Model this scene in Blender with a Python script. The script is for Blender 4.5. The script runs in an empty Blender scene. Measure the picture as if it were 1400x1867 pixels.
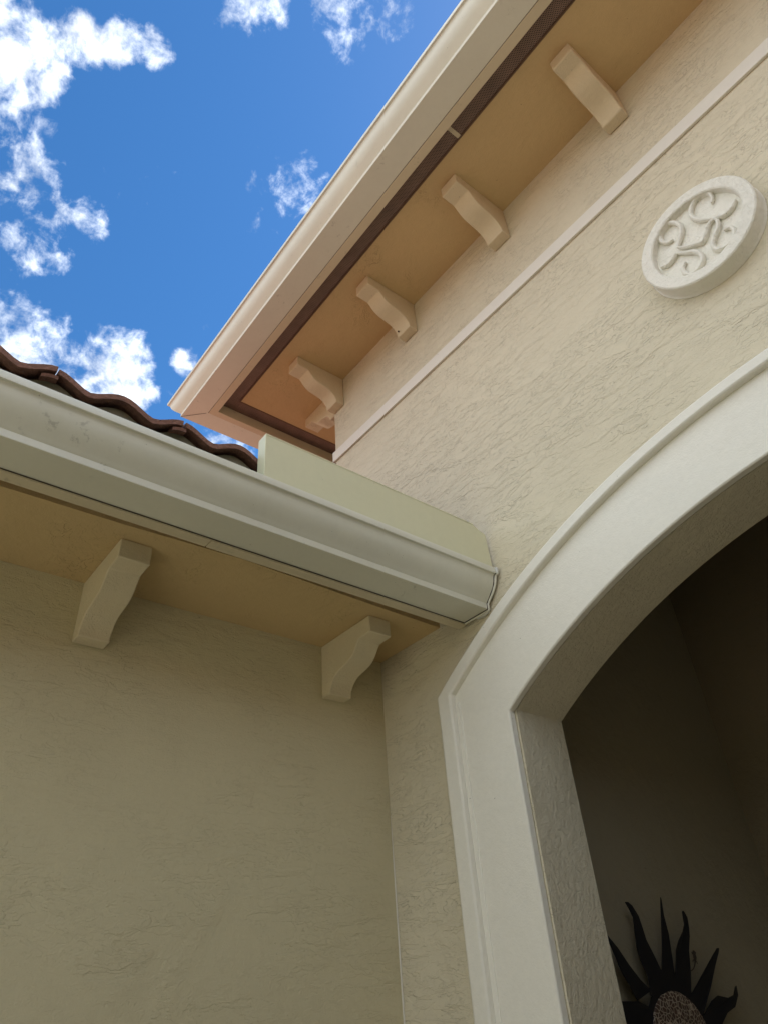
import bpy, bmesh, math, random
from mathutils import Vector, Matrix
random.seed(7)
S = bpy.context.scene
ZB = 1.55                                   # height of the lens above the ground

# ---------------------------------------------------------------- camera
cd = bpy.data.cameras.new('camera'); cam = bpy.data.objects.new('camera', cd); S.collection.objects.link(cam)
S.camera = cam
F_PX = 1292.78
cd.sensor_fit = 'VERTICAL'; cd.sensor_height = 24.0; cd.lens = 24.0 * F_PX / 1867.0
cd.clip_start = 0.05; cd.clip_end = 5000
right = Vector((0.61561797, 0.78549185, -0.06338035))
down = Vector((-0.49758197, 0.32508307, -0.80419723))
fwd = Vector((-0.61108649, 0.52661518, 0.59097356))
m = Matrix((right, -down, -fwd)).transposed().to_4x4()
m.translation = Vector((2.0659, -1.70, ZB))
cam.matrix_world = m

# ---------------------------------------------------------------- light, sky, exposure
SUN_EL, SUN_AZ = math.radians(60), math.radians(84)     # azimuth measured from +x towards +y
sdir = Vector((math.cos(SUN_EL) * math.cos(SUN_AZ), math.cos(SUN_EL) * math.sin(SUN_AZ), math.sin(SUN_EL)))
ld = bpy.data.lights.new('sun', 'SUN'); ld.energy = 5.0; ld.angle = math.radians(0.53); ld.color = (1.0, 0.955, 0.88)
lo = bpy.data.objects.new('sun', ld); S.collection.objects.link(lo)
lo.rotation_euler = (-sdir).to_track_quat('-Z', 'Y').to_euler()
lo.location = (0, 0, 12)

W = bpy.data.worlds.new('World'); S.world = W; W.use_nodes = True
wn, wl = W.node_tree.nodes, W.node_tree.links
wn.clear()
def wnode(t, **k):
    n = wn.new(t)
    for a, b in k.items(): setattr(n, a, b)
    return n
def wmath(op, a, b=None, c=None, clamp=False):
    n = wnode('ShaderNodeMath', operation=op); n.use_clamp = clamp
    for i, v in enumerate((a, b, c)):
        if v is None: continue
        if hasattr(v, 'links'): wl.new(v, n.inputs[i])
        else: n.inputs[i].default_value = v
    return n.outputs[0]
sky = wnode('ShaderNodeTexSky', sky_type='NISHITA'); sky.sun_disc = False
sky.sun_elevation = SUN_EL; sky.sun_rotation = math.pi / 2 - SUN_AZ
sky.altitude = 0; sky.air_density = 1.0; sky.dust_density = 0.12; sky.ozone_density = 2.6
hs = wnode('ShaderNodeHueSaturation'); hs.inputs['Saturation'].default_value = 1.28; hs.inputs['Value'].default_value = 1.0
wl.new(sky.outputs[0], hs.inputs['Color'])
tc = wnode('ShaderNodeTexCoord')
vec = tc.outputs['Generated']
# cumulus: fractal noise over the sky sphere, gathered round cloud centres (directions in the world)
n1 = wnode('ShaderNodeTexNoise'); n1.inputs['Scale'].default_value = 9.0; n1.inputs['Detail'].default_value = 9
n1.inputs['Roughness'].default_value = 0.66; n1.inputs['Distortion'].default_value = 0.35; wl.new(vec, n1.inputs['Vector'])
n2 = wnode('ShaderNodeTexNoise'); n2.inputs['Scale'].default_value = 34.0; n2.inputs['Detail'].default_value = 8
n2.inputs['Roughness'].default_value = 0.60; n2.inputs['Distortion'].default_value = 0.25; wl.new(vec, n2.inputs['Vector'])
BL = [  # direction, radius (radians), weight
 ((-.440, -.100, .892), .050, .84), ((-.455, -.082, .887), .038, .84), ((-.455, -.053, .889), .036, .90), ((-.428, -.017, .904), .028, .88), ((-.410, .012, .912), .024, .84), ((-.402, .030, .915), .022, .84),
 ((-.393, .050, .918), .022, .86), ((-.478, -.055, .876), .040, .92), ((-.534, -.060, .844), .060, .58), ((-.581, -.022, .813), .050, .52),
 ((-.520, -.085, .850), .060, .62), ((-.628, .018, .778), .040, .54), ((-.603, .006, .798), .036, .52), ((-.568, .057, .821), .022, .38),
 ((-.612, .030, .790), .030, .56), ((-.231, .210, .950), .046, .80), ((-.24, .190, .952), .03, .70), ((-.225, .235, .945), .04, .72), ((-.250, .222, .942), .036, .60), ((-.436, .240, .864), .040, .58), ((-.416, .262, .868), .046, .58),
 ((-.720, .020, .693), .085, .95), ((-.705, .056, .707), .062, 1.0), ((-.700, .090, .708), .05, .90), ((-.696, .115, .708), .046, .90), ((-.672, .140, .727), .040, .92),
 ((-.700, .150, .697), .052, 1.05), ((-.692, .172, .700), .034, .9), ((-.735, .11, .67), .07, 1.0), ((-.639, .226, .735), .020, .60), ((-.680, .300, .669), .05, .80), ((-.290, .126, .949), .036, .68)]
rr = random.Random(3)
while len(BL) < 78:                      # out-of-view cumulus added to brighten the arch wall, thickening away from the sun, as it does towards the left of the photograph
    a = math.radians(rr.gauss(-95, 48)) if len(BL) < 72 else rr.uniform(0, 2 * math.pi); e = math.asin(rr.uniform(.08, .97))
    dv = Vector((math.cos(e) * math.cos(a), math.cos(e) * math.sin(a), math.sin(e)))
    rad_ = rr.uniform(.16, .34)
    if dv.angle(fwd) < math.radians(42) + rad_ * 1.45: continue
    BL.append((tuple(dv), rad_, rr.uniform(1.25, 1.5)))
acc = None
for dv, rad, wt in BL:
    dv = Vector(dv).normalized()
    dn = wnode('ShaderNodeVectorMath', operation='DOT_PRODUCT'); wl.new(vec, dn.inputs[0]); dn.inputs[1].default_value = dv
    mr = wnode('ShaderNodeMapRange', interpolation_type='SMOOTHSTEP'); wl.new(dn.outputs['Value'], mr.inputs[0])
    mr.inputs[1].default_value = math.cos(rad * 1.5); mr.inputs[2].default_value = math.cos(rad * .25)
    mr.inputs[3].default_value = 0; mr.inputs[4].default_value = wt
    acc = mr.outputs[0] if acc is None else wmath('MAXIMUM', acc, mr.outputs[0])
den = wmath('ADD', wmath('MULTIPLY', n1.outputs[0], .55), wmath('MULTIPLY', n2.outputs[0], .45))
den = wmath('ADD', wmath('MULTIPLY', wmath('SUBTRACT', den, .5), 3.6), wmath('SUBTRACT', wmath('MULTIPLY', acc, .86), .50))
cl = wnode('ShaderNodeMapRange', interpolation_type='SMOOTHSTEP'); wl.new(den, cl.inputs[0])
cl.inputs[1].default_value = -.12; cl.inputs[2].default_value = .74; cl.inputs[3].default_value = 0; cl.inputs[4].default_value = 1
core = wnode('ShaderNodeMapRange'); n3 = wnode('ShaderNodeTexNoise'); n3.inputs['Scale'].default_value = 13.0; n3.inputs['Detail'].default_value = 6; n3.inputs['Roughness'].default_value = .55
mp3 = wnode('ShaderNodeMapping'); mp3.inputs['Location'].default_value = (.3, 1.7, .4); wl.new(vec, mp3.inputs[0]); wl.new(mp3.outputs[0], n3.inputs['Vector'])
wl.new(n3.outputs[0], core.inputs[0])
core.inputs[1].default_value = .36; core.inputs[2].default_value = .60; core.inputs[3].default_value = .62; core.inputs[4].default_value = 1.04
cc = wnode('ShaderNodeVectorMath', operation='SCALE'); cc.inputs[0].default_value = (10.4, 10.9, 11.4); wl.new(core.outputs[0], cc.inputs['Scale'])
mx = wnode('ShaderNodeMix', data_type='RGBA'); wl.new(cl.outputs[0], mx.inputs['Factor'])
wl.new(hs.outputs[0], mx.inputs['A']); wl.new(cc.outputs[0], mx.inputs['B'])
bg = wnode('ShaderNodeBackground'); bg.inputs[1].default_value = 0.07; wl.new(mx.outputs['Result'], bg.inputs[0])
wo = wnode('ShaderNodeOutputWorld'); wl.new(bg.outputs[0], wo.inputs[0])

S.view_settings.view_transform = 'Standard'; S.view_settings.look = 'None'
S.view_settings.exposure = 1.42; S.view_settings.gamma = 1.0; S.view_settings.use_curve_mapping = False
S.render.engine = 'CYCLES'
S.cycles.max_bounces = 8; S.cycles.diffuse_bounces = 6

# ---------------------------------------------------------------- materials
def newmat(name):
    M = bpy.data.materials.new(name); M.use_nodes = True
    return M, M.node_tree.nodes, M.node_tree.links, M.node_tree.nodes['Principled BSDF']
def noise(N, L, src, sc, det=5, rough=.55, dist=0., loc=None, scl=None):
    if scl is not None or loc is not None:
        mp = N.new('ShaderNodeMapping'); L.new(src, mp.inputs[0])
        if scl is not None: mp.inputs['Scale'].default_value = scl
        if loc is not None: mp.inputs['Location'].default_value = loc
        src = mp.outputs[0]
    n = N.new('ShaderNodeTexNoise'); n.inputs['Scale'].default_value = sc; n.inputs['Detail'].default_value = det
    n.inputs['Roughness'].default_value = rough; n.inputs['Distortion'].default_value = dist; L.new(src, n.inputs['Vector'])
    return n.outputs[0]
def mth(N, L, op, a, b=None, clamp=False):
    n = N.new('ShaderNodeMath'); n.operation = op; n.use_clamp = clamp
    for i, v in enumerate((a, b)):
        if v is None: continue
        if hasattr(v, 'links'): L.new(v, n.inputs[i])
        else: n.inputs[i].default_value = v
    return n.outputs[0]
def step(N, L, a, lo, hi, o0=0., o1=1.):
    n = N.new('ShaderNodeMapRange'); n.interpolation_type = 'SMOOTHSTEP'; L.new(a, n.inputs[0])
    n.inputs[1].default_value = lo; n.inputs[2].default_value = hi; n.inputs[3].default_value = o0; n.inputs[4].default_value = o1
    return n.outputs[0]
def colvar(N, L, col, fac, lo, hi):
    """base colour times a factor running lo..hi over fac 0..1"""
    r = N.new('ShaderNodeMapRange'); L.new(fac, r.inputs[0]); r.inputs[3].default_value = lo; r.inputs[4].default_value = hi
    s = N.new('ShaderNodeVectorMath'); s.operation = 'SCALE'
    if hasattr(col, 'links'): L.new(col, s.inputs[0])
    else: s.inputs[0].default_value = col
    L.new(r.outputs[0], s.inputs['Scale']); return s.outputs[0]

def stucco(name, col, stretch=(.38, 1, 1), scale=17, relief=.0032, fine=.0007, shade_dirt=.5, lo=.42, hi=.60, seed=0, dirt=.10):
    M, N, L, B = newmat(name)
    v = N.new('ShaderNodeTexCoord').outputs['Object']
    wv = noise(N, L, v, 48, 2, .6, 0, loc=(seed, 0, 3))
    wv = mth(N, L, 'MULTIPLY', mth(N, L, 'SUBTRACT', wv, .5), .13)
    a = mth(N, L, 'ADD', noise(N, L, v, scale, 3.0, .50, .35, loc=(seed, 0, 0), scl=stretch), wv)
    b = mth(N, L, 'ADD', noise(N, L, v, scale * 1.7, 2.5, .5, .35, loc=(seed + 5, 3, 0), scl=stretch), wv)
    big = noise(N, L, v, 2.3, 4, .6, .4, loc=(seed, 7, 2))
    mask = step(N, L, big, lo, hi)
    pa = mth(N, L, 'ADD', step(N, L, a, .425, .437), step(N, L, a, .495, .507)); pb = step(N, L, b, .50, .515)
    pc = step(N, L, a, .565, .577)
    g = noise(N, L, v, 210, 2, .6)
    g2 = noise(N, L, v, 60, 3, .65)
    h = mth(N, L, 'ADD', mth(N, L, 'MULTIPLY', pa, .9), mth(N, L, 'MULTIPLY', pb, .6))
    h = mth(N, L, 'ADD', h, mth(N, L, 'MULTIPLY', pc, .5))
    mk = mth(N, L, 'ADD', mth(N, L, 'MULTIPLY', mask, .80), .20)
    h = mth(N, L, 'MULTIPLY', mth(N, L, 'MULTIPLY', h, mk), relief)
    h = mth(N, L, 'ADD', h, mth(N, L, 'MULTIPLY', g, fine * 1.6))
    h = mth(N, L, 'ADD', h, mth(N, L, 'MULTIPLY', g2, fine * 1.3))
    h = mth(N, L, 'ADD', h, mth(N, L, 'MULTIPLY', big, .010))
    bp = N.new('ShaderNodeBump'); bp.inputs['Strength'].default_value = 1.0; bp.inputs['Distance'].default_value = 1.0
    L.new(h, bp.inputs['Height']); L.new(bp.outputs[0], B.inputs['Normal'])
    # crevice shade and dirt painted into the hairline edges of the trowelled skin
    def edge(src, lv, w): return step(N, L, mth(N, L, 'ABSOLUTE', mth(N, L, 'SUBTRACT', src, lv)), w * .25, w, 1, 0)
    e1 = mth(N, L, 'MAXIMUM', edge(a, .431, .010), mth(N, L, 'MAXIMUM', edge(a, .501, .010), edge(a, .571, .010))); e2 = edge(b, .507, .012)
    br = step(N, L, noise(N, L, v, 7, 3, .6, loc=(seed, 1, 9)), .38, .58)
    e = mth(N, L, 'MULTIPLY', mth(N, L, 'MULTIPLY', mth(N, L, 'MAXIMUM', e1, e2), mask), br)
    e = mth(N, L, 'MULTIPLY', e, shade_dirt)
    blotch = noise(N, L, v, 1.7, 3, .62, .5, loc=(seed, 2, 4))
    c1 = colvar(N, L, col, blotch, 1 - dirt, 1 + dirt)
    c2 = colvar(N, L, c1, g2, .95, 1.05)
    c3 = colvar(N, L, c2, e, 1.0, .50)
    sp = noise(N, L, v, 95, 2, .5, loc=(seed, 11, 0)); spk = step(N, L, sp, .76, .79)
    c4 = colvar(N, L, c3, spk, 1.0, .55)
    L.new(c4, B.inputs['Base Color']); B.inputs['Roughness'].default_value = .86
    B.inputs['Specular IOR Level'].default_value = .25
    return M
def painted(name, col, rough=.42, orange=.00025, dirt=.08, streak=None, spec=.45, smudge=0):
    M, N, L, B = newmat(name)
    v = N.new('ShaderNodeTexCoord').outputs['Object']
    g = noise(N, L, v, 150, 3, .5); w = noise(N, L, v, 5, 3, .5)
    h = mth(N, L, 'ADD', mth(N, L, 'MULTIPLY', g, orange), mth(N, L, 'MULTIPLY', w, .003))
    bp = N.new('ShaderNodeBump'); bp.inputs['Distance'].default_value = 1.0; L.new(h, bp.inputs['Height']); L.new(bp.outputs[0], B.inputs['Normal'])
    d = noise(N, L, v, 3.2, 6, .65, .4, scl=streak or (1, 1, 1))
    d2 = noise(N, L, v, 40, 4, .7, .3)
    c = colvar(N, L, colvar(N, L, col, d, 1 - dirt, 1 + dirt), d2, .95, 1.04)
    sp = step(N, L, noise(N, L, v, 70, 2, .5), .755, .775)
    if smudge:
        sm_ = mth(N, L, 'MULTIPLY', step(N, L, noise(N, L, v, 26, 6, .75, .3), .56, .66), step(N, L, noise(N, L, v, 4.5, 3, .5, loc=(3, 1, 2)), .54, .64))
        c = colvar(N, L, c, sm_, 1.0, smudge)
    c = colvar(N, L, c, sp, 1.0, .6)
    L.new(c, B.inputs['Base Color'])
    r = N.new('ShaderNodeMapRange'); L.new(d2, r.inputs[0]); r.inputs[3].default_value = rough - .08; r.inputs[4].default_value = rough + .12; L.new(r.outputs[0], B.inputs['Roughness'])
    B.inputs['Specular IOR Level'].default_value = spec
    return M
def plain(name, col, rough=.8, var=.2, sc=20, bump=0.0, metallic=0., detail=5):
    M, N, L, B = newmat(name)
    v = N.new('ShaderNodeTexCoord').outputs['Object']
    d = noise(N, L, v, sc, detail, .65, .2)
    L.new(colvar(N, L, col, d, 1 - var, 1 + var), B.inputs['Base Color']); B.inputs['Roughness'].default_value = rough
    B.inputs['Metallic'].default_value = metallic
    if bump:
        bp = N.new('ShaderNodeBump'); bp.inputs['Distance'].default_value = bump; L.new(d, bp.inputs['Height']); L.new(bp.outputs[0], B.inputs['Normal'])
    return M
CREAM = (.63, .572, .430)
M = {}
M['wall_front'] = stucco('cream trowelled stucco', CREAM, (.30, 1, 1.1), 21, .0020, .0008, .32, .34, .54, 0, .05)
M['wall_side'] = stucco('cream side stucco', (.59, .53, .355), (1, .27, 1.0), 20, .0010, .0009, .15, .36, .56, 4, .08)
M['soffit'] = stucco('cream soffit stucco', (.57, .43, .225), (.7, .7, 1), 16, .0012, .0006, .4, .50, .66, 9, .11)  # warm eave shade is mixed into the soffit's base colour
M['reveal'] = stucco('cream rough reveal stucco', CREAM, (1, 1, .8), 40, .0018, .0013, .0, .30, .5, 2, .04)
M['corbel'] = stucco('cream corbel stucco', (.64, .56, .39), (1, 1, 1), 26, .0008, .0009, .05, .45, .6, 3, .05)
M['trim'] = stucco('pale smooth trim stucco', (.77, .745, .66), (1, 1, 1), 20, .0001, .0005, .0, .4, .6, 5, .04)
M['band'] = painted('pale band paint', (.72, .69, .61), .6, .0004, .05)
M['medallion'] = stucco('off white cast stone', (.80, .78, .69), (1, 1, 1), 38, .0012, .0016, .05, .35, .55, 6, .06)
M['gutter'] = painted('cream gutter enamel', (.67, .67, .575), .36, .00008, .09, spec=.55, smudge=.72)
M['fascia'] = painted('cream fascia paint', (.60, .53, .38), .55, .0003, .09, smudge=.7)
M['guard'] = painted('pale green cream enamel', (.68, .675, .48), .38, .00005, .02)
M['seal'] = plain('grey white sealant', (.55, .55, .52), .5, .3, 60, .003)
M['seam'] = plain('dark seam grime', (.07, .055, .04), .9, .4, 50)
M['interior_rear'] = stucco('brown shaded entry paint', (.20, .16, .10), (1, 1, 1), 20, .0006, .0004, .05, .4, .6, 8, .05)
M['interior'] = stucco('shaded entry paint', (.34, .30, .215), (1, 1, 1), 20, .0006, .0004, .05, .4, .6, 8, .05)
M['tile'] = plain('brown concrete roof tile', (.225, .112, .08), .92, .75, 60, .010, detail=9)
M['tile_far'] = M['tile']
M['bird'] = plain('olive grey mortar bird stop', (.20, .185, .13), .9, .2, 30, .004)
M['black'] = plain('black iron', (.0022, .0022, .0045), .75, .4, 40, .0006)
M['gecko'] = plain('brown gecko skin', (.07, .05, .035), .8, .4, 200)
M['concrete'] = plain('sunlit paving', (.50, .44, .34), .9, .15, 3, .002)
M['floor'] = plain('entry floor', (.22, .17, .12), .7, .2, 6)

# perforated aluminium vent: round holes punched on a staggered grid
def vent_mat():
    Mt, N, L, B = newmat('brown perforated vent')
    v = N.new('ShaderNodeTexCoord').outputs['Object']
    sep = N.new('ShaderNodeSeparateXYZ'); L.new(v, sep.inputs[0])
    def grid(ox, oy, p=.0072):
        ax = mth(N, L, 'ADD', sep.outputs[0], ox); ay = mth(N, L, 'ADD', sep.outputs[1], oy)
        fx = mth(N, L, 'SUBTRACT', mth(N, L, 'FRACT', mth(N, L, 'DIVIDE', ax, p)), .5)
        fy = mth(N, L, 'SUBTRACT', mth(N, L, 'FRACT', mth(N, L, 'DIVIDE', ay, p * 1.732)), .5)
        fy = mth(N, L, 'MULTIPLY', fy, 1.732)
        return mth(N, L, 'SQRT', mth(N, L, 'ADD', mth(N, L, 'MULTIPLY', fx, fx), mth(N, L, 'MULTIPLY', fy, fy)))
    p = .0072
    dd = mth(N, L, 'MINIMUM', grid(50, 50), grid(50 + p / 2, 50 + p * .866))
    hole = step(N, L, dd, .27, .33, 1, 0)
    mixc = N.new('ShaderNodeMix'); mixc.data_type = 'RGBA'; L.new(hole, mixc.inputs['Factor'])
    mixc.inputs['A'].default_value = (.24, .155, .115, 1); mixc.inputs['B'].default_value = (.006, .004, .004, 1)
    dust = noise(N, L, v, 12, 4, .6)
    L.new(colvar(N, L, mixc.outputs['Result'], dust, .6, 1.5), B.inputs['Base Color'])
    B.inputs['Roughness'].default_value = .6
    return Mt
M['vent'] = vent_mat()
M['vent_edge'] = painted('brown vent edge', (.13, .075, .045), .6)

# hammered disc of the sun ornament
def hammered():
    Mt, N, L, B = newmat('crackled bronze disc')
    v = N.new('ShaderNodeTexCoord').outputs['Object']
    nz = N.new('ShaderNodeTexNoise'); nz.inputs['Scale'].default_value = 30; L.new(v, nz.inputs['Vector'])
    ad = N.new('ShaderNodeVectorMath'); ad.operation = 'MULTIPLY_ADD'; L.new(nz.outputs['Color'], ad.inputs[0]); ad.inputs[1].default_value = (.012,) * 3; L.new(v, ad.inputs[2])
    vo = N.new('ShaderNodeTexVoronoi'); vo.feature = 'DISTANCE_TO_EDGE'; vo.inputs['Scale'].default_value = 72; L.new(ad.outputs[0], vo.inputs['Vector'])
    ln = step(N, L, vo.outputs['Distance'], .04, .11, 1, 0)
    mixc = N.new('ShaderNodeMix'); mixc.data_type = 'RGBA'; L.new(ln, mixc.inputs['Factor'])
    mixc.inputs['A'].default_value = (.10, .060, .045, 1); mixc.inputs['B'].default_value = (.55, .46, .36, 1)
    d = noise(N, L, v, 14, 4, .6)
    L.new(colvar(N, L, mixc.outputs['Result'], d, .4, 1.5), B.inputs['Base Color'])
    bp = N.new('ShaderNodeBump'); bp.inputs['Distance'].default_value = .003; L.new(ln, bp.inputs['Height']); L.new(bp.outputs[0], B.inputs['Normal'])
    B.inputs['Roughness'].default_value = .5; B.inputs['Metallic'].default_value = .2
    return Mt
M['disc'] = hammered()

# ---------------------------------------------------------------- mesh helpers (coordinates: x along the arch wall, y into it, z above the LENS)
class MB:
    def __init__(s): s.v = []; s.f = []
    def face(s, pts):
        i = len(s.v); s.v += [tuple(p) for p in pts]; s.f.append(tuple(range(i, i + len(pts)))); return s
    def box(s, x0, x1, y0, y1, z0, z1):
        i = len(s.v)
        s.v += [(x, y, z) for x in (x0, x1) for y in (y0, y1) for z in (z0, z1)]
        for q in ((0, 1, 3, 2), (4, 6, 7, 5), (0, 4, 5, 1), (2, 3, 7, 6), (0, 2, 6, 4), (1, 5, 7, 3)): s.f.append(tuple(i + k for k in q))
        return s
    def loft(s, rings, close_ring=True, caps=True):
        n = len(rings[0]); i = len(s.v)
        for r in rings: s.v += [tuple(p) for p in r]
        for k in range(len(rings) - 1):
            for j in range(n if close_ring else n - 1):
                a = i + k * n + j; b = i + k * n + (j + 1) % n
                s.f.append((a, b, b + n, a + n))
        if caps and close_ring:
            s.f.append(tuple(i + j for j in range(n))[::-1]); s.f.append(tuple(i + (len(rings) - 1) * n + j for j in range(n)))
        return s
    def tube(s, pts, rad, seg=8, flat=1.0, up=Vector((0, 1, 0))):
        rings = []
        P = [Vector(p) for p in pts]
        for k, p in enumerate(P):
            t = (P[min(k + 1, len(P) - 1)] - P[max(k - 1, 0)]).normalized()
            sd = t.cross(up).normalized(); u = sd.cross(t)
            r = rad[k] if hasattr(rad, '__len__') else rad
            rings.append([p + sd * math.cos(2 * math.pi * j / seg) * r + u * math.sin(2 * math.pi * j / seg) * r * flat for j in range(seg)])
        return s.loft(rings)
    def build(s, name, mat, parent=None, kind=None, smooth=False, bevel=0, label=None, seg=2):
        me = bpy.data.meshes.new(name)
        off = Vector((0, 0, ZB)) - (Vector(parent['_o']) if parent is not None else Vector((0, 0, 0)))
        me.from_pydata([Vector(p) + off for p in s.v], [], s.f); me.validate()
        bm = bmesh.new(); bm.from_mesh(me)
        bmesh.ops.remove_doubles(bm, verts=bm.verts, dist=1e-5); bmesh.ops.recalc_face_normals(bm, faces=bm.faces)
        if smooth:
            for f in bm.faces: f.smooth = True
            for e in bm.edges:
                if len(e.link_faces) == 2 and e.calc_face_angle(0) > math.radians(32): e.smooth = False
        bm.to_mesh(me); bm.free()
        me.materials.append(M[mat])
        o = bpy.data.objects.new(name, me); S.collection.objects.link(o)
        if parent is not None: o.parent = parent; o['_o'] = list(parent['_o'])
        if bevel:
            b = o.modifiers.new('bevel', 'BEVEL'); b.width = bevel; b.segments = seg; b.limit_method = 'ANGLE'; b.angle_limit = math.radians(35)
            b.harden_normals = False
        if kind: o['kind'] = kind
        if label: o['label'] = label
        return o
def thing(name, label, cat, loc, group=None):
    o = bpy.data.objects.new(name, None); S.collection.objects.link(o); o.empty_display_size = .1
    o.location = Vector(loc) + Vector((0, 0, ZB)); o['_o'] = list(o.location)
    o['label'] = label; o['category'] = cat
    if group: o['group'] = group
    return o
def rowpts(path, prof):
    """rings for a profile (offset, z) swept along stations given by functions offset,z -> point"""
    return [[st(o, z) for o, z in prof] for st in path]

XW = -.262                     # left corner of the arch wall
XE = 3.86                      # its right corner
ZG = -ZB                       # ground
YR = 5.0                       # depth of the entrance block
YL = -7.0                      # near end of the side wing

# ---------------------------------------------------------------- ground
g = MB(); g.face([(-1500, -1500, ZG), (1500, -1500, ZG), (1500, 1500, ZG), (-1500, 1500, ZG)]); g.build('ground', 'concrete', kind='structure')
gp = bpy.data.objects['ground']
Mg, Ng, Lg, Bg = newmat('paving and lawn'); v = Ng.new('ShaderNodeTexCoord').outputs['Object']
sep = Ng.new('ShaderNodeSeparateXYZ'); Lg.new(v, sep.inputs[0])
fac = step(Ng, Lg, sep.outputs[1], -14.2, -14.0, 1, 0)
mg = Ng.new('ShaderNodeMix'); mg.data_type = 'RGBA'; Lg.new(fac, mg.inputs['Factor'])
mg.inputs['A'].default_value = (.37, .345, .285, 1); mg.inputs['B'].default_value = (.06, .10, .03, 1)
Lg.new(colvar(Ng, Lg, mg.outputs['Result'], noise(Ng, Lg, v, 4, 6, .6), .85, 1.15), Bg.inputs['Base Color']); Bg.inputs['Roughness'].default_value = .9
gp.data.materials[0] = Mg

# ================================================================ entrance block (arch wall)
ENT = thing('entrance_block', 'cream stucco entrance block with the big arch and the higher tiled eave', 'building', (XW, 0, ZG))
XC = 1.80
def arc(cz, r, x): return cz + math.sqrt(max(r * r - (x - XC) ** 2, 0))
AI = (-.9585, 2.091); AB = (-.9665, 2.327); AO = (-1.015, 2.414)
XI, XB, XO = .645, .421, .357
def xs(x0, n=48): return [x0 + (2 * XC - 2 * x0) * k / n for k in range(n + 1)]
WT = .215
ZT = 3.011                      # soffit height of the high eave
# front wall with arched opening
w = MB()
XJ = .652
for y in (0.0, WT):
    zlow = ZG; top = ZT + .25 if y else ZT + .25
    w.face([(XW, y, ZG), (XJ, y, ZG), (XJ, y, arc(*AI, XJ)), (XJ, y, top), (XW, y, top)])
    w.face([(2 * XC - XJ, y, ZG), (XE, y, ZG), (XE, y, top), (2 * XC - XJ, y, top), (2 * XC - XJ, y, arc(*AI, XJ))])
    X = xs(XJ)
    for a, b in zip(X, X[1:]):
        w.face([(a, y, arc(*AI, a)), (b, y, arc(*AI, b)), (b, y, top), (a, y, top)])
w.build('front_wall', 'wall_front', ENT)
rv = MB()
X = xs(XJ)
for a, b in zip(X, X[1:]):
    rv.face([(a, -.002, arc(*AI, a)), (b, -.002, arc(*AI, b)), (b, WT, arc(*AI, b)), (a, WT, arc(*AI, a))])
rv.build('arch_soffit', 'reveal', ENT, smooth=True)
for xx in (XJ, 2 * XC - XJ):
    MB().face([(xx, -.002, ZG), (xx, WT, ZG), (xx, WT, arc(*AI, XJ)), (xx, -.002, arc(*AI, XJ))]).build('jamb_reveal', 'reveal', ENT)
# side walls, back wall
s = MB(); s.box(XW, XW + .2, WT, YR, ZG, ZT + .25); s.build('side_wall', 'wall_side', ENT)
s = MB(); s.box(XE - .2, XE, WT, YR, ZG, ZT + .25); s.build('side_wall', 'wall_side', ENT)
s = MB(); s.box(XW, XE, YR, YR + .2, ZG, ZT + .25); s.build('rear_wall', 'wall_front', ENT)

# arch surround: flat face + raised outer bead
def outline(x0, ar, n=56):
    pts = [(x0, ZG)] + [(x, arc(*ar, x)) for x in xs(x0, n)] + [(2 * XC - x0, ZG)]
    return pts
def band(inner, outer, y_front, y_back, name, mat, bev):
    m_ = MB(); n = len(inner); rings = []
    for (xi, zi), (xo, zo) in zip(inner, outer):
        rings.append([(xo, y_back, zo), (xo, y_front, zo), (xi, y_front, zi), (xi, y_back, zi)])
    m_.loft(rings)
    return m_.build(name, mat, ENT, smooth=True, bevel=bev)
band(outline(XI, (AI[0], AI[1] - .0)), outline(XB - .01, (AB[0], AB[1] + .01)), -.030, -.001, 'arch_surround', 'trim', .005)
band(outline(XB, AB), outline(XO, AO), -.055, -.0005, 'arch_bead', 'trim', .006)
# thin second step on the bead's inner side, on the jambs only
for sg_, xx in ((1, XB), (-1, 2 * XC - XB)):
    MB().box(min(xx, xx + sg_ * .020), max(xx, xx + sg_ * .020), -.0345, -.029, ZG, .885).build('bead_fillet', 'trim', ENT, bevel=.002)

# horizontal band moulding, returned round the corner
BD = .0125
b_ = MB()
prof = [(0.0006, 2.4567), (BD, 2.4567), (BD, 2.5214), (0.0006, 2.5214)]
st = [lambda o, z: (XW - o, YR, z), lambda o, z: (XW - o, -o, z), lambda o, z: (XE + o, -o, z), lambda o, z: (XE + o, YR, z)]
b_.loft(rowpts(st, prof)); b_.build('band_moulding', 'band', ENT, bevel=.002)

# ridge of filler run down the inside corner
fl = MB(); fl.tube([(.0025, -.0025, z) for z in (.62, .45, .2, -.1, -.5, ZG)], [.0008, .0022, .0028, .003, .003, .003], 6, 1, Vector((1, 0, 0)))
fl.build('corner_filler', 'band', ENT)

# ---- high eave
OL, OB, OF, OI, OV = .7028, .6382, .5197, .4791, .3867
ZL, ZBt = 3.0815, 2.9537
def eave(prof, name, mat, parent, bev=0, smooth=False, closed=True, sides=True, label=None):
    m_ = MB()
    stn = [lambda o, z: (XW - o, YR, z), lambda o, z: (XW - o, -o, z), lambda o, z: (XE + o, -o, z), lambda o, z: (XE + o, YR, z)]
    m_.loft(rowpts(stn, prof), close_ring=closed, caps=closed)
    return m_.build(name, mat, parent, bevel=bev, smooth=smooth, label=label)
# stuccoed soffit (ring round the block)
eave([(-.01, ZT), (OV, ZT), (OV, ZT + .02), (-.01, ZT + .02)], 'soffit', 'soffit', ENT)
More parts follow.
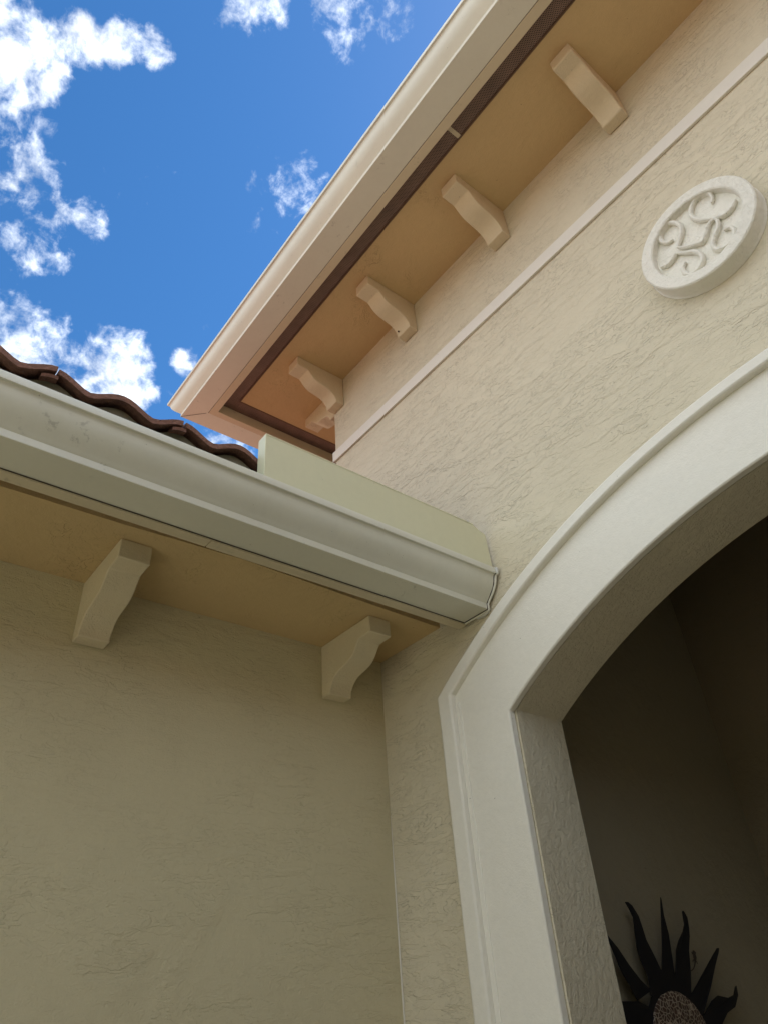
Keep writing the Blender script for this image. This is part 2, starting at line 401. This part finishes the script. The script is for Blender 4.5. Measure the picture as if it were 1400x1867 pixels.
# fascia board behind the gutter, its lower edge seen from below
eave([(OI, 2.9505), (OF, 2.9505), (OF, 3.16), (OI, 3.16)], 'fascia', 'fascia', ENT, bev=.0015)
eave([(OF - .0005, 2.9535), (OF + .0022, 2.9535), (OF + .0022, 2.957), (OF - .0005, 2.957)], 'fascia_seam', 'seam', ENT)
# perforated vent strips, one after another with splice plates between them
def vent_piece(x0, x1, m0=False):
    o0, o1 = OV + .003, OI - .001
    z = ZT + .004
    q = MB()
    if m0: q.face([(XW - o1, -o1, z), (x1, -o1, z), (x1, -o0, z), (XW - o0, -o0, z)])
    else: q.face([(x0, -o1, z), (x1, -o1, z), (x1, -o0, z), (x0, -o0, z)])
    return q.build('vent_strip', 'vent', ENT)
vent_piece(None, 1.222, True); vent_piece(1.2235, 2.70); vent_piece(2.7015, XE + .3)
q = MB(); o0, o1 = OV + .003, OI - .001
q.face([(XW - o1, -o1, ZT + .004), (XW - o1, YR, ZT + .004), (XW - o0, YR, ZT + .004), (XW - o0, -o0, ZT + .004)]); q.build('vent_strip', 'vent', ENT)
for sx in (1.222, 2.70):
    MB().box(sx - .008, sx + .010, -OI + .002, -OV - .002, ZT + .0005, ZT + .003).build('vent_splice', 'fascia', ENT, bevel=.0005)
eave([(OV + .0005, ZT - .002), (OV + .007, ZT - .002), (OV + .007, ZT + .006), (OV + .0005, ZT + .006)], 'vent_edging', 'vent_edge', ENT)
# roof: closed deck behind the gutter, hipped
rz0 = 3.13; ov = .66; pitch = .40
x0, x1, y0, y1 = XW - ov, XE + ov, -ov, YR + ov
hx = (x1 - x0) / 2; rzt = rz0 + hx * pitch
r_ = MB()
A_, B_, C_, D_ = (x0, y0, rz0), (x1, y0, rz0), (x1, y1, rz0), (x0, y1, rz0); T1 = (x0 + hx, y0 + hx, rzt); T2 = (x0 + hx, y1 - hx, rzt) if y1 - hx > y0 + hx else T1
r_.face([A_, B_, T1]); r_.face([B_, C_, T2, T1]) if T2 != T1 else r_.face([B_, C_, T1]); r_.face([C_, D_, T2]) if T2 != T1 else r_.face([C_, D_, T1]); r_.face([D_, A_, T1, T2]) if T2 != T1 else r_.face([D_, A_, T1])
roofE = r_.build('roof', 'tile', ENT)

# ---- entry room behind the arch
XS = .46; YB_ = 1.645; ZC = 1.95
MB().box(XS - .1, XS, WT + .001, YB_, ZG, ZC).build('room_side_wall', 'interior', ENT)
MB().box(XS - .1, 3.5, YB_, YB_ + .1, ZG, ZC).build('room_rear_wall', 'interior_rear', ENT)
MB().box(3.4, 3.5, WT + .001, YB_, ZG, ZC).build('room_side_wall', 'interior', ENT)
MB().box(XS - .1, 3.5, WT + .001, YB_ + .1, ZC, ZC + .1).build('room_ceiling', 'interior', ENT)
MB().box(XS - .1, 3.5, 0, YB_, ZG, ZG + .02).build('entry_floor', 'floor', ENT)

# ================================================================ side wing
WING = thing('side_wing', 'cream stucco side wing with low brown tiled eave left of the arch', 'building', (0, YL, ZG))
ZSL = 1.2044
MB().box(-.2, 0, YL, -.0008, ZG, ZSL + .12).build('side_wall', 'wall_side', WING)
MB().box(-5, -.2, YL, YL + .2, ZG, ZSL + .12).build('end_wall', 'wall_front', WING)
MB().box(-5.2, -5, YL, 3, ZG, ZSL + .12).build('side_wall', 'wall_side', WING)
# soffit with a slightly wavering outer edge, dark slot beyond it
so = MB(); edge = [(YL, .362), (-2.6, .364), (-1.95, .361), (-1.536, .3635), (-1.2, .3700), (-1.02, .3795), (-.85, .3865), (-.72, .383), (-.6, .379), (-.4758, .3735), (-.30, .367), (-.1143, .362), (-.0008, .360)]
for (ya, xa), (yb, xb) in zip(edge, edge[1:]):
    so.face([(0.0008, ya, ZSL), (xa, ya, ZSL), (xb, yb, ZSL), (0.0008, yb, ZSL)])
    so.face([(xa, ya, ZSL), (xa, ya, ZSL + .03), (xb, yb, ZSL + .03), (xb, yb, ZSL)])
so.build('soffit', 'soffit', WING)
MB().box(.33, .4655, YL, -.001, ZSL + .030, ZSL + .034).build('vent_strip', 'vent', WING)
# two fascia boards butted a little out of line
MB().box(.4661, .5035, YL, -1.002, 1.1479, 1.335).build('fascia_board', 'fascia', WING, bevel=.0015)
MB().box(.4665, .5030, -1.0, -.012, 1.1472, 1.335).build('fascia_board', 'fascia', WING, bevel=.0015)
MB().box(.5032, .5055, YL, -.02, 1.1530, 1.1556).build('fascia_seam', 'seam', WING)
MB().box(.10, .4655, YL, -.001, 1.33, 1.345).build('eave_deck', 'fascia', WING)
# roof slab under the tiles
PIT = .36; XT = .62
def roofz(x): return 1.372 + (XT - x) * PIT
ROOF = MB()
xr = -2.2
ROOF.loft([[(XT - .03, y, roofz(XT) - .030), (xr, y, roofz(xr) - .03), (-5, y, roofz(xr) - .03 - (xr + 5) * PIT), (-5, y, roofz(xr) - .06 - (xr + 5) * PIT), (xr, y, roofz(xr) - .06), (XT - .03, y, roofz(XT) - .040)] for y in (YL, -.003)])
roofL = ROOF.build('roof', 'tile', WING)
rw = MB(); rw.loft([[(XW - .002, y, roofz(XW) - .03), (xr, y, roofz(xr) - .03), (-5, y, roofz(xr) - .03 - (xr + 5) * PIT), (-5, y, roofz(xr) - .06 - (xr + 5) * PIT), (xr, y, roofz(xr) - .06), (XW - .002, y, roofz(XW) - .04)] for y in (-.003, 6)])
rw.build('roof', 'tile', WING)
# tile: double roll S profile, .348 wide, butt joint on a crown with an under-lapping tongue
TP = .348; TH = .021; GAP = .006
def th(u):
    c = .5 - .5 * math.cos(2 * math.pi * (u / (TP / 2) + .5))   # 1 at u=0
    return .036 * (c ** .8)
def tile_mesh(nu=20, L_=.40):
    v, f = [], []
    us = [GAP / 2 + (TP - GAP) * k / nu for k in range(nu + 1)]
    ys = [0, .004, L_]
    def add(us, dz0, dz1, xoff=0):
        b = len(v)
        for j, l in enumerate(ys):
            t = min(1, l / .004)
            for u in us:
                hu = th(u)
                sl = (-l * 1.0, l * PIT)
                inset = .0015 * (1 - t)
                v.append((sl[0] + xoff, u, sl[1] + hu + dz1 - inset)); v.append((sl[0] + xoff, u, sl[1] + hu + dz0 + inset))
        n = len(us) * 2
        for j in range(len(ys) - 1):
            for i in range(len(us) - 1):
                a = b + j * n + i * 2
                f.append((a, a + 2, a + 2 + n, a + n)); f.append((a + 1, a + 1 + n, a + 3 + n, a + 3))
            a = b + j * n; f.append((a, a + n, a + n + 1, a + 1)); a = b + j * n + n - 2; f.append((a, a + 1, a + 1 + n, a + n))
        for i in range(len(us) - 1):
            a = b + i * 2; f.append((a, a + 1, a + 3, a + 2))
            a = b + (len(ys) - 1) * n + i * 2; f.append((a, a + 2, a + 3, a + 1))
    add(us, 0, TH)
    add([-.034 + .008 * k for k in range(6)], -.016, -.0015, -.003)
    return v, f
tv, tf = tile_mesh()
tme = bpy.data.meshes.new('roof_tile'); tme.from_pydata(tv, [], tf)
bm = bmesh.new(); bm.from_mesh(tme); bmesh.ops.recalc_face_normals(bm, faces=bm.faces)
for fc in bm.faces: fc.smooth = True
for e in bm.edges:
    if len(e.link_faces) == 2 and e.calc_face_angle(0) > math.radians(40): e.smooth = False
bm.to_mesh(tme); bm.free(); tme.materials.append(M['tile'])
RO = Vector(WING['_o'])
J0 = -1.5135
tr = random.Random(5)
ks = [k for k in range(-16, 5)]
def tile_spot(k, c):
    return Vector((XT - c * .335 + tr.uniform(-.003, .003), J0 + k * TP + tr.uniform(-.002, .002), 1.3745 + c * (.335 * PIT + .0) + c * .004 + tr.uniform(-.0015, .0015)))
for c in range(3):
    for k in ks:
        p = tile_spot(k, c)
        if p.y + TP > -.01 or p.y < YL: continue
        o = bpy.data.objects.new('roof_tile', tme); S.collection.objects.link(o); o.parent = roofL
        o.location = p + Vector((0, 0, ZB)) - RO
        o.rotation_euler = (tr.uniform(-.004, .004), tr.uniform(-.006, .006), tr.uniform(-.006, .006))
# the remaining courses joined
fv, ff = [], []
def addtiles(base, flip=False):
    i = len(fv)
    for (a, b, c) in tv: fv.append((base.x + (-a if flip else a), base.y + b, base.z + c))
    ff.extend(tuple(i + q for q in t) for t in tf)
for c in range(3, 9):
    for k in range(-16, 22):
        p = tile_spot(k, c)
        if p.y < YL or (p.y + TP > -.01 and p.x > XW - .02): continue
        addtiles(p)
fm = MB(); fm.v = fv; fm.f = ff
rt = fm.build('roof_tiles', 'tile', roofL, kind='stuff')
# bird stops under the rolls
bs = MB(); N_ = 400
ya, yb = J0 - 3 * TP, J0 + 4 * TP
prev = None
for k in range(N_ + 1):
    y = ya + (yb - ya) * k / N_
    z = 1.3725 + th((y - J0) % TP) - .001
    cur = (y, z)
    if prev: bs.face([(.585, prev[0], 1.334), (.585, cur[0], 1.334), (.585, cur[0], cur[1]), (.585, prev[0], prev[1])])
    prev = cur
bs.build('bird_stop', 'bird', roofL)

# ================================================================ unseen wing added to block light from the right of the court
BLOCKER = thing('blocker_wing', 'unseen cream stucco wing added to keep light off the court from the right', 'building', (3.8, -9, ZG))
MB().box(3.8, 9.5, -9, -.02, ZG, 1.6).build('wall', 'wall_side', BLOCKER)
MB().loft([[(3.15, y, 1.55), (6.8, y, 2.9), (10.1, y, 1.55), (10.1, y, 1.45), (3.15, y, 1.45)] for y in (-9.6, -.02)]).build('roof', 'tile', BLOCKER)

# ================================================================ gutters
def gprof(ol, of, zt, h, t=.0016):
    o = [(of + .001, zt + .004), (of + .001, zt - h), (ol - .0660, zt - h), (ol - .0648, zt - h + .0015), (ol - .0648, zt - h + .0215), (ol - .0625, zt - h + .0235)]
    cur = [(-.0590, -.1010), (-.0530, -.0950), (-.0465, -.0885), (-.0395, -.0815), (-.0325, -.0735), (-.0260, -.0645), (-.0205, -.0550), (-.0165, -.0450), (-.0140, -.0350), (-.0115, -.0275), (-.0085, -.0240), (-.0005, -.0228)]
    k = h / .128
    o += [(ol + a, zt + b * k) for a, b in cur]
    o += [(ol, zt - .0215), (ol + .0003, zt - .003), (ol - .0010, zt - .0008), (ol - .003, zt)]
    inner = [(ol - .014, zt), (ol - .014, zt - .004), (ol - .004, zt - .005), (ol - .004, zt - .020)]
    inner += [(a - .0028, b) for a, b in [(ol + a, zt + b * k) for a, b in cur[::-1]][1:]]
    inner += [(ol - .069, zt - h + .022), (ol - .069, zt - h + .002), (of + .003, zt - h + .002), (of + .003, zt + .004)]
    return o + inner
G1 = thing('rain_gutter', 'long cream gutter along the higher eave, running up to the top of the photo', 'gutter', (XW - OL, -OL, ZBt))
pr_ = gprof(OL, OF, ZL, ZL - ZBt)
m_ = MB(); m_.loft(rowpts([lambda o, z: (XW - o, -o, z), lambda o, z: (XE + o, -o, z)], pr_)); m_.build('trough', 'gutter', G1, smooth=True)
m_ = MB(); m_.loft(rowpts([lambda o, z: (XW - o, YR, z), lambda o, z: (XW - o - .0005, -o - .0005, z)], pr_)); m_.build('trough', 'gutter', G1, smooth=True)
# sealed mitre seam
sm = MB(); sm.tube([(XW - OB + .001, -OB + .001, ZBt - .0006), (XW - OF - .01, -OF - .01, ZBt - .0006)], .0016, 6, .5, Vector((0, 0, 1))); sm.build('mitre_seam', 'seam', G1)

GL_, GF = .6866, .5035; ZLL, HLL = 1.2903, .1344
G2 = thing('rain_gutter', 'cream gutter below the brown roof tiles, its sealed end touching the arch wall', 'gutter', (GL_, YL, ZLL - HLL))
pr2 = gprof(GL_, GF, ZLL, HLL)
m_ = MB(); m_.loft([[(o, y, z) for o, z in pr2] for y in (YL, -.020)]); m_.build('trough', 'gutter', G2, smooth=True)
# end cap: closed plate with a rolled rim and lumpy sealant
outl = pr2[:22]
cap = MB()
full = [(GF, ZLL + .002)] + outl[1:] + [(GL_ - .014, ZLL)]
cap.face([(o, -.0165, z) for o, z in full]); cap.face([(o, -.0195, z) for o, z in full][::-1])
cap.build('end_cap', 'gutter', G2)
rim_pts = outl[1:21]
def jit(p, a): return (p[0] + tr.uniform(-a, a), p[1] + tr.uniform(-a, a))
rim = MB(); rim.tube([(p[0] + (.0022 if i > 3 else 0), -.0155, p[1] - (.002 if i < 4 else 0)) for i, p in enumerate(rim_pts)], [.0040 + tr.uniform(-.0006, .0006) for _ in rim_pts], 8, 1.2)
rim.build('cap_rim', 'gutter', G2, smooth=True)
blk = MB(); blk.tube([(p[0] + (.0008 if i > 3 else 0), -.0205, p[1] - (.001 if i < 4 else 0)) for i, p in enumerate(rim_pts[:17])], [.0020 + tr.uniform(-.0006, .0005) for _ in rim_pts[:17]], 6)
blk.build('sealant_gap', 'seam', G2)
sl = MB(); sl.tube([(GL_ + .001, -.0165, ZLL - .001), (GL_ + .003, -.016, ZLL - .010), (GL_ + .002, -.0165, ZLL - .020)], [.005, .0066, .0045], 10); sl.build('sealant', 'seal', G2, smooth=True)
sb = MB(); sb.tube([(GL_ - .075, -.006, ZLL - HLL - .001), (GL_ - .10, -.006, ZLL - HLL - .004), (GL_ - .13, -.006, ZLL - HLL - .002)], [.005, .008, .005], 10); sb.build('sealant', 'seal', G2, smooth=True)

# splash guard standing on the gutter's front edge
SG = thing('splash_guard', 'pale green-cream metal splash guard standing on the lower gutter rim', 'splash guard', (.667, -.934, ZLL))
zb, zt2 = ZLL + .0005, 1.467
xg = .667; tg = .0016
sg = MB()
pan = [(-.934, zb), (-.934, zt2), (-.075, zt2 - .004), (-.018, 1.440), (-.008, zb)]
sg.face([(xg, y, z) for y, z in pan]); sg.face([(xg - tg, y, z) for y, z in pan][::-1])
for (a, b), (c, d_) in zip(pan, pan[1:] + pan[:1]): sg.face([(xg, a, b), (xg, c, d_), (xg - tg, c, d_), (xg - tg, a, b)])
sg.build('panel', 'guard', SG, bevel=.0005)
MB().box(xg - .042, xg - .0008, -.9345, -.9325, zb, zt2).build('end_return', 'guard', SG, bevel=.0005)
MB().box(xg - .010, xg + .0012, -.934, -.076, zt2 - .0035, zt2 + .0012).build('hemmed_edge', 'guard', SG, bevel=.0008)
ft = MB(); tri = [(-.092, 1.455), (-.066, 1.455), (-.086, 1.490)]
ft.face([(xg - .012, y, z) for y, z in tri]); ft.face([(xg - .0135, y, z) for y, z in tri][::-1])
for (a, b), (c, d_) in zip(tri, tri[1:] + tri[:1]): ft.face([(xg - .012, a, b), (xg - .012, c, d_), (xg - .0135, c, d_), (xg - .0135, a, b)])
ft.build('bent_tab', 'seal', SG)

# ================================================================ corbels
CP = [(.304, 0), (.304, -.064), (.268, -.0655), (.236, -.067), (.226, -.078), (.214, -.094), (.200, -.109), (.184, -.1195), (.166, -.1265), (.146, -.1310), (.124, -.1350),
      (.102, -.1400), (.086, -.1475), (.073, -.158), (.063, -.171), (.056, -.186), (.0525, -.2055), (0, -.2060), (0, 0)]
def corbel(label, origin, out, side, w, group, soft=0):
    """origin: wall point at soffit height, one side; out: unit vector away from the wall; side: along it"""
    t = thing('corbel', label, 'corbel', origin, group)
    o = Vector(origin); out = Vector(out); side = Vector(side)
    cp = CP
    rings = [[o + out * (a + .0008 if a == 0 else a) + Vector((0, 0, b - (.0008 if b == 0 else 0))) + side * s_ for a, b in cp] for s_ in (0, w)]
    mb = MB(); mb.loft(rings)
    b = mb.build('body', 'corbel', t, bevel=.0035 + soft, smooth=True)
    # thin caulk line where it meets wall
    return t
gR = 'scrolled corbels under the higher eave'
corbel('rightmost corbel of the higher eave, nearest the top right corner of the photo', (1.640, 0, ZT), (0, -1, 0), (1, 0, 0), .093, gR, .003)
corbel('corbel of the higher eave, second from the right, left of the round medallion', (1.003, 0, ZT), (0, -1, 0), (1, 0, 0), .093, gR)
corbel('corbel of the higher eave with a dark nail hole at its foot, third from right', (.366, 0, ZT), (0, -1, 0), (1, 0, 0), .093, gR)
corbel('corbel of the higher eave at the very corner of the arch wall', (XW + .0005, 0, ZT), (0, -1, 0), (1, 0, 0), .090, gR)
corbel('corbel just round the corner of the higher eave, half hidden behind the corner corbel', (XW, .003, ZT), (-1, 0, 0), (0, 1, 0), .090, gR)
gL = 'scrolled corbels under the lower eave'
corbel('corbel of the lower eave nearest the inside corner beside the arch', (0, -.290, ZSL), (1, 0, 0), (0, 1, 0), .096, gL)
corbel('corbel of the lower eave at the left, further from the arch', (0, -1.190, ZSL), (1, 0, 0), (0, 1, 0), .096, gL)
hole = MB(); hole.tube([(.385, -.060, ZT - .1815), (.385, -.066, ZT - .1815)], .0042, 10, 1, Vector((0, 0, 1)))
hole.build('nail_hole', 'seam', [o for o in S.objects if o.name.startswith('corbel') and o.type == 'EMPTY'][2])

# ================================================================ round medallion
MC = Vector((1.744, 0, 1.946)); R0_ = .190
MED = thing('medallion', 'round off-white medallion with four raised scrolls on the stucco above the arch', 'medallion', MC)
pf = [(R0_ + .004, -.0006), (R0_ + .004, -.003), (R0_ + .0015, -.006), (R0_, -.010), (R0_, -.056), (R0_ - .004, -.060), (R0_ - .037, -.0600), (R0_ - .041, -.057), (R0_ - .044, -.034), (0.001, -.032)]
mb = MB(); nseg = 96; mr_ = random.Random(2)
rings = []
wob = [1 + .006 * math.sin(3 * a * 2 * math.pi / nseg + 1) + mr_.uniform(-.0025, .0025) for a in range(nseg)]
for k in range(nseg + 1):
    kk = k % nseg; a = 2 * math.pi * kk / nseg
    rings.append([(MC.x + r * (wob[kk] if r < R0_ - .03 and r > .01 else 1) * math.cos(a), y, MC.z + r * (wob[kk] if r < R0_ - .03 and r > .01 else 1) * math.sin(a)) for r, y in pf])
mb.loft(rings, close_ring=False, caps=False); mb.build('disc', 'medallion', MED, smooth=True)
def smoothpts(p, n=5):
    out = []
    q = [p[0]] + list(p) + [p[-1]]
    for i in range(1, len(q) - 2):
        for k in range(n):
            t = k / n; P0, P1, P2, P3 = [Vector(z) for z in q[i - 1:i + 3]]
            out.append(.5 * ((2 * P1) + (-P0 + P2) * t + (2 * P0 - 5 * P1 + 4 * P2 - P3) * t * t + (-P0 + 3 * P1 - 3 * P2 + P3) * t ** 3))
    out.append(Vector(q[-1])); return out
SC = [  # relief lines, (x,z) about the centre
 [(.058, .030), (.034, .052), (.016, .080), (.010, .110), (.020, .138), (.042, .155), (.066, .157), (.082, .140), (.085, .112), (.076, .092)],
 [(-.068, .030), (-.050, .056), (-.036, .080), (-.032, .108), (-.044, .140), (-.064, .156), (-.086, .150), (-.100, .132), (-.102, .108), (-.090, .084), (-.070, .078)],
 [(.058, .030), (.064, .010), (.056, -.020), (.034, -.044), (.020, -.070), (.026, -.096), (.050, -.110), (.076, -.100), (.088, -.078), (.084, -.054), (.066, -.044)],
 [(-.080, .014), (-.054, -.014), (-.034, -.034), (-.020, -.062), (-.024, -.092), (-.048, -.112), (-.072, -.108), (-.084, -.084), (-.082, -.060), (-.068, -.046)],
 [(.060, .030), (.082, .010), (.100, .006), (.118, .014), (.132, .030)],
 [(-.080, .016), (-.094, .004), (-.116, -.004), (-.138, .010)],
 [(-.066, .030), (-.046, .006), (-.014, -.016), (.002, -.024), (.020, -.004), (.038, .020), (.058, .026)]]
for i, pl in enumerate(SC):
    pts = smoothpts([(a, 0, b) for a, b in pl], 4)
    mb = MB(); n = len(pts)
    mb.tube([(MC.x + p.x + .002, -.040, MC.z + p.z - .014) for p in pts], [.0078 * (.55 + .45 * min(1, 6 * k / n, 5 * (n - 1 - k) / n)) for k in range(n)], 10, 1.35)
    mb.build('scroll' if i < 4 else ('tail' if i < 6 else 'curl'), 'medallion', MED, smooth=True)

# ================================================================ sun ornament on the side wall of the entry
SUNX = .50
SO = thing('sun_ornament', 'black metal sun with straight and wavy rays hanging on the dark entry wall', 'wall ornament', (XS, .686, -.109))
RAYS = dict(
 A=[(.494, .03), (.467, .074), (.445, .105), (.425, .169), (.404, .215), (.454, .166), (.489, .122), (.531, .082), (.578, .054)],
 B=[(.571, .039), (.576, .087), (.555, .134), (.551, .166), (.563, .214), (.573, .251), (.565, .274), (.554, .295), (.568, .295), (.585, .285), (.604, .255), (.608, .221), (.611, .188), (.635, .143), (.656, .102), (.642, .045)],
 C=[(.621, .043), (.657, .102), (.689, .166), (.722, .233), (.75, .289), (.764, .316), (.765, .311), (.75, .261), (.746, .206), (.731, .133), (.722, .078), (.717, .040)],
 D=[(.687, .041), (.734, .101), (.765, .159), (.794, .186), (.837, .214), (.86, .235), (.873, .275), (.88, .278), (.885, .275), (.894, .257), (.883, .225), (.87, .2), (.84, .159), (.818, .099), (.786, .026)],
 E=[(.757, .021), (.81, .048), (.852, .073), (.959, .131), (1.03, .166), (1.043, .166), (1.031, .152), (.979, .114), (.915, .058), (.836, -.012), (.814, -.021)],
 F=[(.792, -.036), (.833, -.019), (.896, .017), (.94, .03), (1.001, .022), (1.044, .029), (1.076, .053), (1.084, .055), (1.075, .028), (1.029, -.004), (.968, -.018), (.922, -.044), (.884, -.08)],
 G=[(.551, -.038), (.565, .007), (.497, .029), (.414, .031), (.326, .032), (.30, .022), (.332, -.007), (.392, -.034), (.474, -.051)])
cy_, cz_ = .686, -.109
def rot(pl, d):
    a = math.radians(d); return [(cy_ + (y - cy_) * math.cos(a) - (z - cz_) * math.sin(a), cz_ + (y - cy_) * math.sin(a) + (z - cz_) * math.cos(a)) for y, z in pl]
allr = list(RAYS.values())
for d, k in ((-45, 'E'), (-46, 'F'), (-90, 'E'), (-92, 'F'), (-135, 'E'), (-138, 'F'), (-180, 'E'), (-184, 'F'), (-225, 'E')): allr.append(rot(RAYS[k], d))
for pl in allr:
    # bowed outwards: the ray rises from the wall towards its middle
    def xo(y, z):
        r = math.hypot(y - cy_, z - cz_); return SUNX + .006 * math.sin(min(1, max(0, (r - .15) / .28)) * math.pi)
    mb = MB()
    mb.face([(xo(y, z), y, z) for y, z in pl]); mb.face([(xo(y, z) - .003, y, z) for y, z in pl][::-1])
    for (a, b), (c, d_) in zip(pl, pl[1:] + pl[:1]): mb.face([(xo(a, b), a, b), (xo(c, d_), c, d_), (xo(c, d_) - .003, c, d_), (xo(a, b) - .003, a, b)])
    mb.build('ray', 'black', SO)
mb = MB(); rings = []
for k in range(65):
    a = 2 * math.pi * k / 64
    rings.append([(SUNX - .006, cy_ + .180 * math.cos(a), cz_ + .180 * math.sin(a))] + [(SUNX - .001 + .0 * j, cy_ + r * math.cos(a), cz_ + r * math.sin(a)) for j, r in enumerate((.180, .170, .05))])
mb.loft(rings, close_ring=False, caps=False); mb.build('backplate', 'black', SO)
mb = MB(); rings = []
for k in range(65):
    a = 2 * math.pi * k / 64
    rings.append([(SUNX + .001 + .012 * (1 - (r / .160) ** 2) ** .5 if r < .16 else SUNX - .001, cy_ + r * math.cos(a), cz_ + r * math.sin(a)) for r in (.16, .157, .145, .125, .10, .07, .04, .001)])
mb.loft(rings, close_ring=False, caps=False); mb.build('disc', 'disc', SO, smooth=True)

# ================================================================ small gecko on the wall
GK = thing('gecko', 'small brown gecko on the entry wall beside the black sun', 'gecko', (XS, .92, .13))
gx = XS + .004
mb = MB()
body = smoothpts([(gx, .932, .162), (gx, .935, .154), (gx, .933, .148), (gx, .931, .139), (gx, .926, .130), (gx, .918, .120), (gx, .908, .112), (gx, .896, .106), (gx, .886, .104)], 3)
n = len(body)
rad = []
for k in range(n):
    t = k / (n - 1)
    rad.append(.0012 + .0036 * math.exp(-((t - .10) / .06) ** 2) + .0042 * math.exp(-((t - .32) / .13) ** 2) + .0020 * max(0, 1 - t) )
mb.tube(body, rad, 8, .7, Vector((1, 0, 0)))
for leg in ([(.934, .150), (.926, .152), (.922, .158)], [(.934, .151), (.942, .152), (.946, .158)], [(.927, .134), (.918, .135), (.914, .129)], [(.928, .133), (.936, .131), (.939, .124)]):
    mb.tube([(gx - .001, a, b) for a, b in leg], [.0018, .0013, .0014], 6, 1, Vector((1, 0, 0)))
mb.build('body', 'gecko', GK, smooth=True)

for o in S.objects:
    if '_o' in o: del o['_o']
